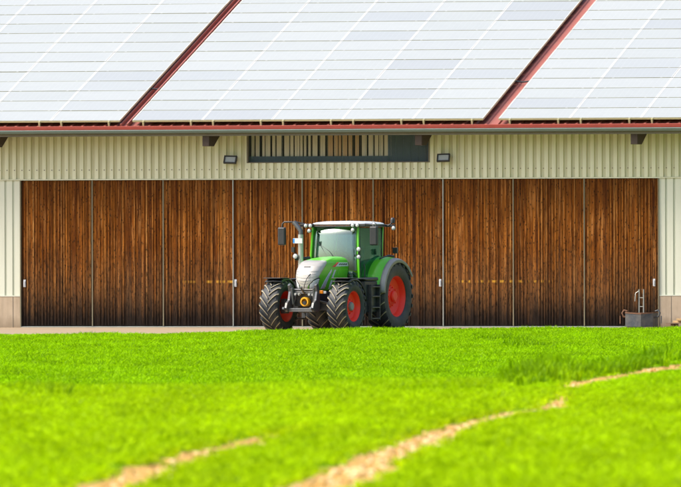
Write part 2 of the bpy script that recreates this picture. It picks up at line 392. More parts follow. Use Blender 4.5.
for k in range(NVAR+2):
    cl = rng.uniform(-.17, .17, (8, 2)); ch = rng.uniform(.5, 1.35, 8); cc = rng.uniform(-.15, .15, 8)
    for b in range(BL):
        j = rng.integers(8); x, y = cl[j]+rng.normal(0, .045, 2)
        h = .085*ch[j]*rng.uniform(.5, 1.2); wdt = rng.uniform(.013, .032)
        a = rng.uniform(0, 2*math.pi); ca, sa = math.cos(a), math.sin(a); ln = rng.uniform(.3, 1.3)*h; la = rng.uniform(0, 2*math.pi)
        lx, ly = math.cos(la)*ln, math.sin(la)*ln
        i = len(V); z0 = -.02
        V += [(x-ca*wdt/2, y-sa*wdt/2, z0), (x+ca*wdt/2, y+sa*wdt/2, z0),
              (x-ca*wdt*.45+lx*.35, y-sa*wdt*.45+ly*.35, h*.6), (x+ca*wdt*.45+lx*.35, y+sa*wdt*.45+ly*.35, h*.6), (x+lx, y+ly, h)]
        F += [(i, i+1, i+3, i+2), (i+2, i+3, i+4)]
        v_ = float(np.clip(rng.uniform(.2, .9)+cc[j], .1, .94)) if rng.random() > .004 else .99
        if k >= NVAR: v_ = .06+v_*.22
        BV += [v_, v_]; VAR += [k]*5
pts = []; sc = []; pv = []
def sow(d0, d1, dens, hs):
    area = 0
    d = d0
    while d < d1:
        step = PATCH*.8; half = d*.0284*1.22 + 1.2
        nx = int(2*half/(PATCH/dens))
        X = rng.uniform(-half, half, nx); D = d + rng.uniform(0, step, nx)
        keep = (rut_amt(X-.09, D) < .3) & (rut_amt(X+.09, D) < .3) & (D < field_end(X)+rng.normal(0, .8, nx))
        for x_, d_ in zip(X[keep], D[keep]):
            r_ = min(abs(x_-float(rut_x(RUT_R, d_))), abs(x_-float(rut_x(RUT_L, d_))))
            s = 1.0
            if d_ < 150: s = .55 if r_ < .75 else .8
            elif x_ > 2 and d_ < 200 and r_ < 1.1: s = .36
            # taller tufts the mower missed
            e = float(edge_d(x_))
            cr = noise.noise(Vector((x_*.9, d_*.12, 3)))
            if d_ > 150 and x_ > 2.3 and 0 < d_-float(np.interp(x_, [2.3, 3.16, 3.85, 5.09, 10.1], [155, 163, 170, 185, 224])) < 9: s = 1.5+max(-.2, cr)*1.2
            if x_ < -3.4 and 0 < d_-e+3 < 6: s = 1.35+max(-.3, cr)
            if abs(d_-300) < 5 and abs(x_-4.0) < .5: s = 1.5
            if abs(d_-280) < 6 and abs(x_-4.2) < .25: s = 1.7
            if cr > .38: s *= 1.25
            if d_ > 308 and -2.6 < x_ < 1.9: s *= 1.45
            pts.append((x_, d_)); sc.append(s*hs*rng.uniform(.8, 1.15)); # the joined clumps come out in reverse order: picks 0 and 1 are the dark weedy ones
            pv.append(2+rng.integers(NVAR) if (s < 1.26 or d_ > 300 or rng.random() < .6) and not (d_ > 176 and rng.random() < .06) else rng.integers(2))
        d += step
sow(78, 176, 1.5, .95)
sow(176, 232, 1.4, 1.0)
sow(232, 334, 1.35, 1.0)
pts = np.array(pts); TZ = terr(pts[:, 0], pts[:, 1])
wp = np.stack([CX+RIGHT.x*pts[:, 0]+FWD.x*pts[:, 1], CY+RIGHT.y*pts[:, 0]+FWD.y*pts[:, 1], TZ], -1)
me = bpy.data.meshes.new('grass'); nb = len(V)
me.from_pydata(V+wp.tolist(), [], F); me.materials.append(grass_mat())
def attr(name, typ, dom, data, key='value'):
    a = me.attributes.new(name, typ, dom); a.data.foreach_set(key, np.asarray(data).ravel())
attr('blade', 'FLOAT', 'FACE', np.array(BV, np.float32))
attr('variant', 'INT', 'POINT', np.array(VAR+[99]*len(pts), np.int32))
attr('pick', 'INT', 'POINT', np.array([0]*nb+pv, np.int32))
sc = np.array(sc, np.float32)
attr('size', 'FLOAT_VECTOR', 'POINT', np.concatenate([np.ones((nb, 3)), np.stack([np.ones_like(sc), np.ones_like(sc), sc], -1)]).astype(np.float32), 'vector')
rot = np.zeros((nb+len(pts), 3), np.float32); rot[nb:, 2] = rng.uniform(0, 6.28, len(pts))
attr('turn', 'FLOAT_VECTOR', 'POINT', rot, 'vector')
grass = bpy.data.objects.new('grass', me); COL.objects.link(grass)
tag(grass, 'bright green young grass covering the whole field', 'grass', kind='stuff')
ng = bpy.data.node_groups.new('sow grass', 'GeometryNodeTree')
ng.interface.new_socket('Geometry', in_out='INPUT', socket_type='NodeSocketGeometry'); ng.interface.new_socket('Geometry', in_out='OUTPUT', socket_type='NodeSocketGeometry')
gi = ng.nodes.new('NodeGroupInput'); go = ng.nodes.new('NodeGroupOutput'); L = ng.links.new
def named(nm, typ):
    a = ng.nodes.new('GeometryNodeInputNamedAttribute'); a.data_type = typ; a.inputs[0].default_value = nm; return a.outputs['Attribute']
va = named('variant', 'INT'); jn = ng.nodes.new('GeometryNodeJoinGeometry')
def pickgeo(k):
    c = ng.nodes.new('FunctionNodeCompare'); c.data_type = 'INT'; c.operation = 'EQUAL'; L(va, c.inputs[2]); c.inputs[3].default_value = k
    s = ng.nodes.new('GeometryNodeSeparateGeometry'); s.domain = 'POINT'; L(gi.outputs[0], s.inputs[0]); L(c.outputs[0], s.inputs[1]); return s.outputs[0]
for k in range(NVAR+2):
    g2 = ng.nodes.new('GeometryNodeGeometryToInstance'); L(pickgeo(k), g2.inputs[0]); L(g2.outputs[0], jn.inputs[0])
iop = ng.nodes.new('GeometryNodeInstanceOnPoints'); L(pickgeo(99), iop.inputs['Points']); L(jn.outputs[0], iop.inputs['Instance'])
iop.inputs['Pick Instance'].default_value = True
L(named('pick', 'INT'), iop.inputs['Instance Index'])
L(named('turn', 'FLOAT_VECTOR'), iop.inputs['Rotation']); L(named('size', 'FLOAT_VECTOR'), iop.inputs['Scale'])
L(iop.outputs[0], go.inputs[0])
md = grass.modifiers.new('sow', 'NODES'); md.node_group = ng

# ------------------------------------------------------------------ barn
barn = tag(empty('barn', (0, 0, 0)), 'long barn with weathered brown board doors, cream metal siding and red roof', 'barn')
barn.location.z = GZ; barn.scale.z = (5.7-GZ)/5.7
XL, XR = -22.0, 24.0
XD0, XD1 = wx(21), wx(658)
ZLINT, ZPL = 4.24, .92
PITCH = 18.1; TH = math.tan(R(PITCH)); EAVE_Y, EAVE_Z = -1.2, 5.68
def roof_z(y): return EAVE_Z + (y-EAVE_Y)*TH
RIDGE_Y = 13.0; DEPTH = 26.0
def corrugate(mb, x0, x1, z0, z1, y, pitch=.2254, rib=.45, depth=.03, phase=0.0, mi=0):
    # mi: crowns; with mi 0 the dirtier, shade-painted pans take slot 1
    x = x0 + phase - pitch; prof = [(x0, y)]
    while x < x1:
        for fx, dy in ((0, 0), (rib*.88, 0), (rib, depth), (.93, depth), (1.0, 0)):
            px_ = x+fx*pitch
            if x0 < px_ < x1: prof.append((px_, y+dy))
        x += pitch
    prof.append((x1, y))
    n0 = len(mb.v)
    for (a, b) in prof: mb.v.append((a, b, z0)); mb.v.append((a, b, z1))
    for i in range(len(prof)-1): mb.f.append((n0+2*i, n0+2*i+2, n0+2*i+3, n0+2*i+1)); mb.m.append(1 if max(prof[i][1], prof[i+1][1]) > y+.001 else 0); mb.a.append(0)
WX0, WX1 = wx(247), wx(430); ZW0, ZW1 = wz(162.5), 5.72
# upper cladding with the light-band opening left free
mb = MB()
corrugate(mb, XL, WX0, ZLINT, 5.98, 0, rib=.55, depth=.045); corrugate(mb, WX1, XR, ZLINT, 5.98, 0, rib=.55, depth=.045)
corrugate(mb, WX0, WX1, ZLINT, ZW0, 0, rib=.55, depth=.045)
for x in np.arange(XL+.065, XR, .2254):               # screw heads along the bottom
    mb.box(x-.013, x+.013, -.012, -.001, ZLINT+.24, ZLINT+.266, 2)
mb.box(XL, XR, -.012, .05, ZLINT-.035, ZLINT-.003)
M['siding_pan'] = siding_mat('cream siding, dusty pans', (.60, .59, .39), (.68, .66, .45), .35)  # darker tone paints the shade between ribs, along with some dirt
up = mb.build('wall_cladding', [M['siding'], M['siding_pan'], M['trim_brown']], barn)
for a, b in ((XL, XD0-.03), (XD1+.03, XR)):
    mb = MB(); corrugate(mb, a, b, ZPL, ZLINT-.04, .03, pitch=.235, rib=.82, depth=.03)
    mb.box(a, b, .0, .06, ZPL-.03, ZPL-.002)
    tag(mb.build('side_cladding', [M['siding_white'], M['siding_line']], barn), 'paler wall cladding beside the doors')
    mb = MB(); mb.box(a, b, .01, .35, -.3, ZPL-.032)
    mb.box(a+.0, b, .35, .36, 0, ZLINT)
    mb.build('plinth', M['plinth'], barn, bevel=.01)
    for x in ((b-.75, b-.22) if b < 0 else (a+.35, a+.95)):
        mb = MB(); mb.box(x-.006, x+.006, .003, .0095, 0, ZPL-.034); mb.build('plinth_joint', M['trim_brown'], barn)
# corner posts of the door opening
for x in (XD0-.03, XD1): 
    mb = MB(); mb.box(x, x+.03, -.02, .12, 0, ZLINT-.036); mb.build('door_jamb', M['strip'], barn)
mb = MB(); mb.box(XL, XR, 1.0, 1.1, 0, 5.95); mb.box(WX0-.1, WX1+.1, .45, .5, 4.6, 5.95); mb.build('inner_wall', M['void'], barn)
mb = MB(); mb.box(XL, XL+.2, .36, DEPTH, 0, 5.9); mb.box(XR-.2, XR, .36, DEPTH, 0, 5.9); mb.box(XL, XR, DEPTH-.2, DEPTH, 0, 5.9)
for xx in (XL, XR-.2): mb.prism([(0.1, 5.9), (DEPTH, 5.9), (RIDGE_Y, roof_z(RIDGE_Y)-.1)], 'x', xx, xx+.2)
mb.build('end_wall', M['siding_white'], barn)
# light band
mb = MB(); corrugate(mb, WX0+.01, WX1-.01, ZW0+.01, ZW1, .02, rib=.62)
mb.m = [0]*len(mb.m); win = mb.build('window', M['skylight'], barn)
mb = MB(); mb.box(WX0, WX0+.04, -.015, .1, ZW0, ZW1); mb.box(WX0+.04, WX1-.04, .0, .1, ZW0-.0, ZW0+.025); mb.box(WX1-.04, WX1, -.015, .1, ZW0, ZW1)
mb.build('window_frame', M['trim_brown'], win)
x = WX0+.06
random.seed(3)
xe = wx(386); xo0, xo1 = wx(322), wx(356)
while x < xe:
    wd = random.choice((.07, .09, .11, .14)); mb = MB()
    mb.box(x, min(x+wd, xe), .26, .285, 4.6, 5.95); mb.build('inner_plank', M['plank_orange'] if xo0 < x < xo1 else M['plank'], win); x += wd + random.choice((.025, .04, .06, .09))
mb = MB(); mb.box(WX0, xe, .20, .24, ZW0-.1, ZW0+.19); mb.box(xe, WX1, .24, .28, 4.5, 5.95); mb.build('inner_rail', M['blue_grey'], win)
# doors: nine hung leaves
seams = [21, 92, 163, 233, 302, 373, 443, 513, 584, 658]
random.seed(11)
for i in range(9):
    x0, x1 = wx(seams[i]), wx(seams[i+1]); mb = MB()
    yb = .055
    x = x0+.012; xe_ = x1-.012
    while x < xe_-.01:
        wb = random.uniform(.068, .10); x2 = min(x+wb, xe_)
        if xe_-x2 < .05: x2 = xe_
        r = min(1, max(0, random.gauss(.45, .17)))
        mb.box(x, x2, yb, yb+.03, .07, ZLINT-.045, 0, r)
        if random.random() < .72 and x2 < xe_-.03:
            bw = random.uniform(.024, .040)
            r2 = min(1, max(0, random.gauss(.62, .20)))
            mb.box(x2-bw/2, x2+bw/2, yb-.024, yb-.002, .075, ZLINT-.05, 0, r2)
        x = x2+.006
    leaf = mb.build('door', M['wood'], barn, attr='board')
    mb = MB(); mb.box(x0, x1, yb+.032, yb+.05, .06, ZLINT-.04); mb.build('door_backing', M['beam'], leaf)
    s = MB(); main = i in (3, 6)
    ww = .013 if main else .016
    if i > 0: s.box(x0-ww, x0+ww, yb-.04 if not main else yb-.06, yb+.0, .05, ZLINT-.046)
    if i > 0: s.build('edge_strip', M['strip'] if not main else M['steel'], leaf)
    for (cond, hx) in ((i == 0, x0+.10), (i == 3, x0+.07), (i == 5, x1-.09), (i == 8, x1-.12)):
        if cond:
            h = MB(); h.box(hx-.035, hx+.035, yb-.045, yb-.026, 1.16, 1.37); h.box(hx-.012, hx+.02, yb-.075, yb-.0455, 1.2, 1.33)
            h.build('handle', M['plate'], leaf, bevel=.006)
mb = MB(); mb.box(XD0, XD1, -.03, .05, .0, .028); mb.box(XD0, XD1, .06, .11, .0, .04)
mb.build('door_track', M['steel'], barn)
# rafters
for px_ in (-8.5, 203, 415, 630):
    x0 = wx(px_+10.8); mb = MB(); y0 = -1.12
    mb.prism([(y0, 5.15), (-.62, 5.15), (-.02, 5.45), (.5, 5.45), (.5, roof_z(.5)-.05), (y0, roof_z(y0)-.05)], 'x', x0, x0+.2)
    mb.build('rafter', M['beam'], barn, bevel=.008)
# soffit boards, eave trim, gutter, red edge
mb = MB(); mb.prism([(-1.1, roof_z(-1.1)-.045), (0.3, roof_z(.3)-.045), (.3, roof_z(.3)-.02), (-1.1, roof_z(-1.1)-.02)], 'x', XL-.6, XR+.6)
mb.build('soffit', M['trim_brown'], barn)
mb = MB(); mb.box(XL-.6, XR+.6, -1.17, -1.125, 5.44, 5.655); mb.build('eave_board', M['trim_brown'], barn)
mb = MB(); g = [(-1.255+.075*math.cos(a), 5.60+.085*math.sin(a)) for a in [math.pi+i*math.pi/10 for i in range(11)]]
g2 = [(-1.255+.068*math.cos(a), 5.60+.078*math.sin(a)) for a in [2*math.pi-i*math.pi/10 for i in range(11)]]
mb.prism(g+g2, 'x', XL-.6, XR+.6); mb.tube([(XL-.6, -1.33, 5.602), (XR+.6, -1.33, 5.602)], .014, 8)
mb.build('gutter', M['gutter'], barn, smooth=40)
mb = MB(); mb.box(XL-.6, XR+.6, -1.262, -1.19, 5.615, 5.73); mb.build('eave_trim', M['trim_red'], barn, bevel=.012)
# roof sheets (both slopes), ribs run up the slope
def roofsheet(y0, y1, flip=False):
    mb = MB(); prof = []; x = XL-.6
    while x < XR+.6:
        for fx, dz in ((0, 0), (.19, 0), (.22, .04), (.28, .04), (.31, 0)): prof.append((x+fx, dz))
        x += .333
    n0 = 0
    for a, dz in prof:
        for y in (y0, y1):
            zz = roof_z(y) if not flip else roof_z(2*RIDGE_Y-y)
            mb.v.append((a, y, zz+dz))
    for i in range(len(prof)-1): mb.f.append((2*i, 2*i+2, 2*i+3, 2*i+1)); mb.m.append(0); mb.a.append(0)
    return mb.build('roof', M['roof_red'], barn)
roofsheet(-1.20, RIDGE_Y); roofsheet(RIDGE_Y, 2*RIDGE_Y+1.2, True)
mb = MB(); zr = roof_z(RIDGE_Y); mb.prism([(RIDGE_Y-.3, zr-.06), (RIDGE_Y, zr+.06), (RIDGE_Y+.3, zr-.06), (RIDGE_Y, zr+.02)], 'x', XL-.6, XR+.6); mb.build('ridge_cap', M['roof_red'], barn)

# ------------------------------------------------------------------ solar arrays
PW, PH = 2.083, .948
SL = Vector((0, math.cos(R(PITCH)), math.sin(R(PITCH)))); NRM = Vector((0, -math.sin(R(PITCH)), math.cos(R(PITCH))))
PB = Vector((0, -1.1, roof_z(-1.1))) + NRM*.155
mb = MB(); gpx, gpy = .016, .011
mb.box(gpx+.02, PW-gpx-.02, gpy+.008, PH-gpy-.008, .028, .036, 0)
mb.box(gpx, gpx+.02, gpy, PH-gpy, 0, .04, 2); mb.box(PW-gpx-.02, PW-gpx, gpy, PH-gpy, 0, .04, 2)
mb.box(-.014, gpx-.001, .03, PH-.03, .0, .036, 2)
mb.box(gpx+.0202, PW-gpx-.0202, gpy, gpy+.008, .012, .040, 1); mb.box(gpx+.0202, PW-gpx-.0202, PH-gpy-.008, PH-gpy, 0, .04, 1)
mb.box(.3, .36, -.008, gpy-.001, .0, .046, 2); mb.box(PW-.36, PW-.3, -.008, gpy-.001, .0, .046, 2)
M['frame_white'] = plain('white panel frame', (.50, .50, .47), .4, var=.04)
M['frame_olive'] = plain('weathered row profile', (.30, .30, .20), .5, var=.5, scale=2)
proto = mb.build('solar_panel', [M['panel'], M['frame_olive'], M['frame_white']])
rotx = R(PITCH)
def array(x_start, cols, rows, label, first=False):
    a = empty('solar_array', (x_start, PB.y, PB.z)); a.rotation_euler = (rotx, 0, 0)
    tag(a, label, 'solar array', 'solar arrays on the barn roof')
    for c in range(cols):
        for r in range(rows):
            o = proto if (first and c == 0 and r == 0) else proto.copy()
            if o is not proto: COL.objects.link(o)
            o.parent = a; o.location = (c*PW, r*PH, random.uniform(-.002, .002)); o.rotation_euler = (random.uniform(-.002, .002), random.uniform(-.0015, .0015), 0)
    rl = MB()
    for c in range(cols):
        for fx in (.33, PW-.33):
            rl.box(c*PW+fx-.02, c*PW+fx+.02, -.06, rows*PH, -.062, -.004)
            rl.box(c*PW+fx-.025, c*PW+fx+.025, -.07, -.012, -.13, .02)
    rl.build('mounting_rail', M['alu'], a)
    e = MB(); e.box(0.01, cols*PW-.01, -.014, -.002, -.012, .034); e.build('edge_profile', M['alu'], a)
    for q_ in (0, cols*PW-.006):
        e = MB(); e.box(q_, q_+.006, 0, rows*PH, -.01, .038); e.build('side_profile', M['alu'], a)
XA = wx(121.8+8.5)+.0; 
# positions are read at the eave line, which stands about a metre in front of the wall
SH = 1.1*math.tan(ALPHA)
def ex(px): return wx(px)+SH
array(ex(121.6)-4*PW, 4, 13, 'solar array left of the dark-edged red roof strip, at the left end of the roof', True)
array(ex(134.0), 5, 13, 'widest solar array in the middle of the roof, between the two red roof strips')
array(ex(499.0), 4, 13, 'solar array on the right end of the roof, right of the plain red roof strip')
# cable bridges across the open strips
for px_, nrow in ((122, 3.4), (485, 3.9)):
    x = ex(px_); c = PB+SL*(nrow*PH); mb = MB(); mb.tube([(x-.05, c.y, c.z-.02), (x+.15, c.y+.02, c.z-.05), (x+.42, c.y+.04, c.z-.02)], .022, 8)
    mb.build('roof_cable', M['black_plastic'], barn)
mb = MB()                                             # upstand in the left strip
x = ex(121.6)
MX = Matrix.Translation((0, PB.y, PB.z-.0)) @ Matrix.Rotation(rotx, 4, 'X')
mb.box(x+.22, x+.26, -.1, 13*PH, -.15, -.03, M=MX); mb.box(x+.0, x+.05, -.05, 13*PH, -.15, -.06, M=MX)
mb.build('roof_flashing', M['roof_red'], barn)

# ------------------------------------------------------------------ wall floodlights
def floodlight(px_, py_, tilt, label):
    x = wx(px_)+.22*math.tan(ALPHA); z = wz(py_)
    t = tag(empty('floodlight', (x, -.2, z)), label, 'floodlight', 'floodlights on the barn wall')
    Mx = Matrix.Rotation(R(-25), 4, 'X') @ Matrix.Rotation(R(tilt), 4, 'Y')
    mb = MB()
    for bx in ((-.19, .19, .085, .12), (-.19, .19, -.12, -.085), (-.19, -.155, -.0848, .0848), (.155, .19, -.0848, .0848)):
        mb.box(bx[0], bx[1], -.05, .03, bx[2], bx[3], M=Mx)
    mb.box(-.15, .15, .035, .10, -.08, .08, M=Mx); mb.build('housing', M['dark_frame'], t, bevel=.006)
    mb = MB(); mb.box(-.1545, .1545, -.02, -.012, -.0845, .0845, M=Mx); mb.build('lens', M['lens'], t)
    mb = MB(); mb.tube([(-.1, .08, 0), (-.1, .19, .0)], .012, 6); mb.tube([(.1, .08, 0), (.1, .19, .0)], .012, 6); mb.box(-.14, .14, .185, .2, -.03, .03); mb.build('bracket', M['dark_frame'], t)
floodlight(230.5, 159.5, 2, 'black framed floodlight on the siding left of the dark window band')
floodlight(443.5, 158.5, -2, 'black framed floodlight on the siding right of the dark window band')
# small camera box beside the third rafter
mb = MB(); x = wx(424); mb.box(x-.09, x+.08, -.3, -.12, 5.18, 5.33); mb.tube([(x, -.2, 5.33), (x, -.1, 5.42), (x, -.02, 5.42)], .012, 6)
tag(mb.build('junction_box', M['steel'], bevel=.01), 'small grey metal box hanging under the eave by the right end of window band', 'junction box')

# ------------------------------------------------------------------ steel tub, ladder frame, pallet
tx = wx(643)+1.0*math.tan(ALPHA)
tx -= .06
tub = tag(empty('steel_tub', (tx, -1.0, GZ)), 'weathered grey faceted steel tub with rusty rim standing by the right door end', 'tub')
out = [(-.43, -.12), (-.38, -.42), (.09, -.48), (.38, -.26), (.43, .12), (.26, .42), (-.26, .42)]
inn = [(a*.9, b*.9) for a, b in out]
mb = MB(); n_ = len(out)
def rz(a): return .38+.05*min(1, abs(a)/.48)**2
vs = [(a, b, .03) for a, b in out]+[(a, b, rz(a)) for a, b in out]+[(a, b, rz(a)) for a, b in inn]+[(a, b, .08) for a, b in inn]
fs = [tuple(range(n_))[::-1]]+[(i, (i+1) % n_, n_+(i+1) % n_, n_+i) for i in range(n_)]+[(2*n_+i, 2*n_+(i+1) % n_, 3*n_+(i+1) % n_, 3*n_+i) for i in range(n_)]+[tuple(range(3*n_, 4*n_))]
mb.add(vs, fs); mb.build('shell', M['tub'], tub)
o2 = [(p[0]*1.02, p[1]*1.02) for p in out]
mb = MB(); vs = [(a, b, rz(a)) for a, b in o2]+[(a, b, rz(a)+.03) for a, b in o2]+[(a, b, rz(a)+.03) for a, b in inn]+[(a, b, rz(a)) for a, b in inn]
fs = [(k*n_+i, k*n_+(i+1) % n_, (k+1) % 4*n_+(i+1) % n_, (k+1) % 4*n_+i) for k in range(4) for i in range(n_)]
mb.add(vs, fs); mb.build('rim', M['rust'], tub)
for sx in (-1, 1):
    mb = MB(); mb.tube([(sx*0.40, -.1, .30), (sx*0.51, -.12, .32), (sx*0.55, -.12, .42), (sx*0.50, -.1, .50), (sx*0.41, -.08, .47)], .025, 8)
    mb.tube([(sx*.60, -.14, .34), (sx*.60, -.15, .12)], .018, 6); mb.build('lifting_loop', M['rust'] if sx < 0 else M['tub'], tub, smooth=50)
mb = MB(); mb.box(-.42, .42, -.42, .36, 0, .03); mb.build('skid', M['rust'], tub)
fx = wx(641)+.45*math.tan(ALPHA); fr = MB()
fr.tube([(fx-.07, -.45, GZ), (fx-.07, -.45, 1.04), (fx+.06, -.45, 1.04), (fx+.06, -.45, GZ)], .018, 8)
for z in (.3, .55, .8): fr.tube([(fx-.07, -.45, z), (fx+.06, -.45, z)], .012, 6)
fr.tube([(fx-.07, -.45, 1.0), (fx-.16, -.5, .93), (fx-.18, -.5, .7)], .012, 6)
tag(fr.build('upright_rack', M['steel'], smooth=50), 'narrow upright galvanised steel rack standing behind the grey tub', 'rack')
px0 = wx(668)+1.2*math.tan(ALPHA)
pal = tag(empty('pallet', (px0, -1.2, GZ)), 'brown wooden pallet on the yard beside the plinth at the right edge', 'pallet')
mb = MB()
for k in range(7): mb.box(0, 1.2, -.4+k*.13, -.3+k*.13, .12, .142)
mb.build('deck_boards', M['pallet'], pal)
mb = MB()
for y in (-.4, .02, .4):
    mb.box(0, 1.2, y-.0, y+.09, .0, .022)
    for x in (0, .53, 1.06): mb.box(x, x+.14, y, y+.09, .0225, .1195)
mb.build('blocks', M['pallet'], pal)
random.seed(4)
lb = ['longest sawn board lying lowest in the little pile on the pallet', 'sawn board lying askew in the middle of the pallet pile', 'topmost sawn board on the pallet pile']
for k in range(3):
    mb = MB(); Mx = Matrix.Translation((.75, -.05-.05*k, .142+.062*k)) @ Matrix.Rotation(R(-8+11*k), 4, 'Z') @ Matrix.Rotation(R(0), 4, 'Y')
    mb.box(-.62+.13*k, .5, -.12, .12, 0.002, .06, M=Mx); o = mb.build('board', M['board_new'], bevel=.004); o.location = (px0, -1.2, GZ); tag(o, lb[k], 'board', 'boards piled on the pallet')

# ------------------------------------------------------------------ tractor (local axes: x forward, y to its left, z up; origin under the front axle)
PSI = R(26)
TD = 325.0; TX = (312.5-340.5)/FPX*TD
fdir = -(RIGHT*math.sin(PSI)+FWD*math.cos(PSI))
T = empty('tractor', fp(TX, TD, GZ), math.atan2(fdir.y, fdir.x)); 
tag(T, 'green farm tractor with red wheel rims parked in front of the barn doors', 'tractor')
FR, FW, FYC = .715, .55, 1.02          # front tyre radius, width, lateral centre
RR, RW, RYC, WB = .97, .63, .92, 2.82

def wheel(name, cx, cy, rad, wid, rim_r, lugs, side, hubr):
    """hub mesh is the wheel; tyre and rim are its children. side +1: outer face towards +y"""
    base = MB(); c = (cx, cy, rad)
    o = side
    base.lathe([(.0, o*wid*.33), (hubr*.8, o*wid*.33), (hubr, o*wid*.28), (hubr, o*wid*.02), (hubr*1.05, o*-wid*.1), (0, -o*wid*.1)], c, n=20)
    wh = base.build(name, M['grey_plastic'] if rad < .8 else M['red'], T, smooth=40)
    t = MB(); h = wid/2
    prof = [(rim_r, -h*.80), (rim_r+.03, -h*.86), (rim_r+(rad-rim_r)*.45, -h*.99), (rad-.10, -h*.93), (rad-.055, -h*.78), (rad-.035, -h*.4), (rad-.03, 0),
            (rad-.035, h*.4), (rad-.055, h*.78), (rad-.10, h*.93), (rim_r+(rad-rim_r)*.45, h*.99), (rim_r+.03, h*.86), (rim_r, h*.80)]
    t.lathe(prof, c, n=56)
    # chevron lugs
    for s in (-1, 1):
        for k in range(lugs):
            a0 = 2*math.pi*(k+(.5 if s > 0 else 0))/lugs
            rows = []
            NS = 6
            for j in range(NS+1):
                u = j/NS; y = s*h*(.02+u*.99)
                sweep = .66*(.72/rad)*(1-(1-u)**1.25)*.62       # centre leads
                a = a0 - 0 + sweep
                top = rad - .012*u - (.05*max(0, u-.8)/.2)
                bot = rad-.07-.05*max(0, u-.7)/.3
                hw = (.026+.016*u)/rad
                rows.append((y, a, top, bot, hw))
            n0 = len(t.v)
            for (y, a, top, bot, hw) in rows:
                for (rr, da) in ((bot, -hw*1.5), (top, -hw), (top+.001, -hw*.15), (top, hw), (bot, hw*1.5)):
                    aa = a+da; t.v.append((cx+rr*math.cos(aa), cy+y, rad+rr*math.sin(aa)))
            for j in range(NS):
                b0 = n0+5*j
                for q_, mi in ((0, 0), (1, 1), (2, 0), (3, 0)):
                    t.f.append((b0+q_, b0+q_+1, b0+q_+6, b0+q_+5)); t.m.append(mi); t.a.append(0)
            b0 = n0+5*NS; t.f.append((b0, b0+1, b0+2, b0+3, b0+4)); t.m.append(0); t.a.append(0)
            t.f.append((n0+4, n0+3, n0+2, n0+1, n0)); t.m.append(0); t.a.append(0)
    t.build('tyre', [M['rubber'], M['lug']], wh, smooth=35)
    r = MB()
    dish = .10 if rad > .8 else .03
    r.lathe([(rim_r+.012, o*h*.84), (rim_r+.03, o*h*.80), (rim_r-.0, o*h*.78), (rim_r-.035, o*h*.62), (rim_r-.06, o*h*.30), (rim_r-.10, o*(h*.22)), (rim_r*.55, o*(h*.20-dish*.3)),
             (rim_r*.50, o*(h*.34-dish*.3)), (hubr*1.15, o*(h*.42-dish*.3)), (hubr*.9, o*h*.42)], c, n=48)
    r.lathe([(rim_r+.012, -o*h*.84), (rim_r-.035, -o*h*.62), (rim_r-.07, o*h*.10), (rim_r-.10, o*(h*.215))], c, n=48)
    for k in range(8):
        a = 2*math.pi*k/8
        px_, pz_ = cx+math.cos(a)*(rim_r*.44), rad+math.sin(a)*(rim_r*.44)
        r.lathe([(0, o*(h*.47)), (.02, o*(h*.47)), (.022, o*(h*.34))], (px_, cy, pz_), n=8)
    r.build('rim', M['red'], wh, smooth=40)
    return wh
for s in (1, -1):
    wheel('front_wheel', 0, s*FYC, FR, FW, .41, 20, s, .12)
    wheel('rear_wheel', -WB, s*RYC, RR, RW, .555, 21, s, .15)

# hood: horizontal slices
zt = [1.15, 1.25, 1.40, 1.55, 1.68, 1.80, 1.90, 1.97, 2.02, 2.05, 2.065]
fn = [.48, .51, .51, .48, .41, .29, .12, -.14, -.45, -.85, -1.30]
wt = [.27, .30, .325, .345, .358, .365, .36, .335, .29, .22, .11]
def hood_p(t, z):
    FN = float(np.interp(z, zt, fn)); W = float(np.interp(z, zt, wt)); Rr = min(.34, max(.04, (FN+1.34)*.4)); s = 1 if t >= 0 else -1; a = abs(t)
    if a <= .5:
        th = a/.5*math.pi/2
        return Vector((FN-Rr+Rr*max(0, math.cos(th))**.62, s*W*max(0, math.sin(th))**.72, z))
    u = (a-.5)/.5
    return Vector(((FN-Rr)*(1-u)+(-1.36)*u, s*(W*(1+.24*u)), z))
def hood_n(t, z):
    e = .01; t0, t1 = max(-1, t-e), min(1, t+e); z0, z1 = max(1.15, z-e), min(2.064, z+e)
    n_ = (hood_p(t1, z)-hood_p(t0, z)).cross(hood_p(t, z1)-hood_p(t, z0))
    return n_.normalized() if n_.length > 1e-9 else Vector((0, 0, 1))
mb = MB(); NT, NZ = 72, 44; zl = [1.15+(2.065-1.15)*(1-(1-j/NZ)**1.6) for j in range(NZ+1)]
for z in zl:
    for i in range(NT+1): mb.v.append(tuple(hood_p(-1+2*i/NT, z)))
for j in range(NZ):
    for i in range(NT):
        a = j*(NT+1)+i; mb.f.append((a, a+1, a+NT+2, a+NT+1)); mb.m.append(0); mb.a.append(0)
a = NZ*(NT+1); mb.f.append(tuple(a+i for i in range(NT+1))); mb.m.append(0); mb.a.append(0)
hood = mb.build('hood', M['green'], T, smooth=45)
def inside(p, poly):
    c = False; j = len(poly)-1
    for i in range(len(poly)):
        if (poly[i][1] > p[1]) != (poly[j][1] > p[1]) and p[0] < (poly[j][0]-poly[i][0])*(p[1]-poly[i][1])/(poly[j][1]-poly[i][1])+poly[i][0]: c = not c
        j = i
    return c
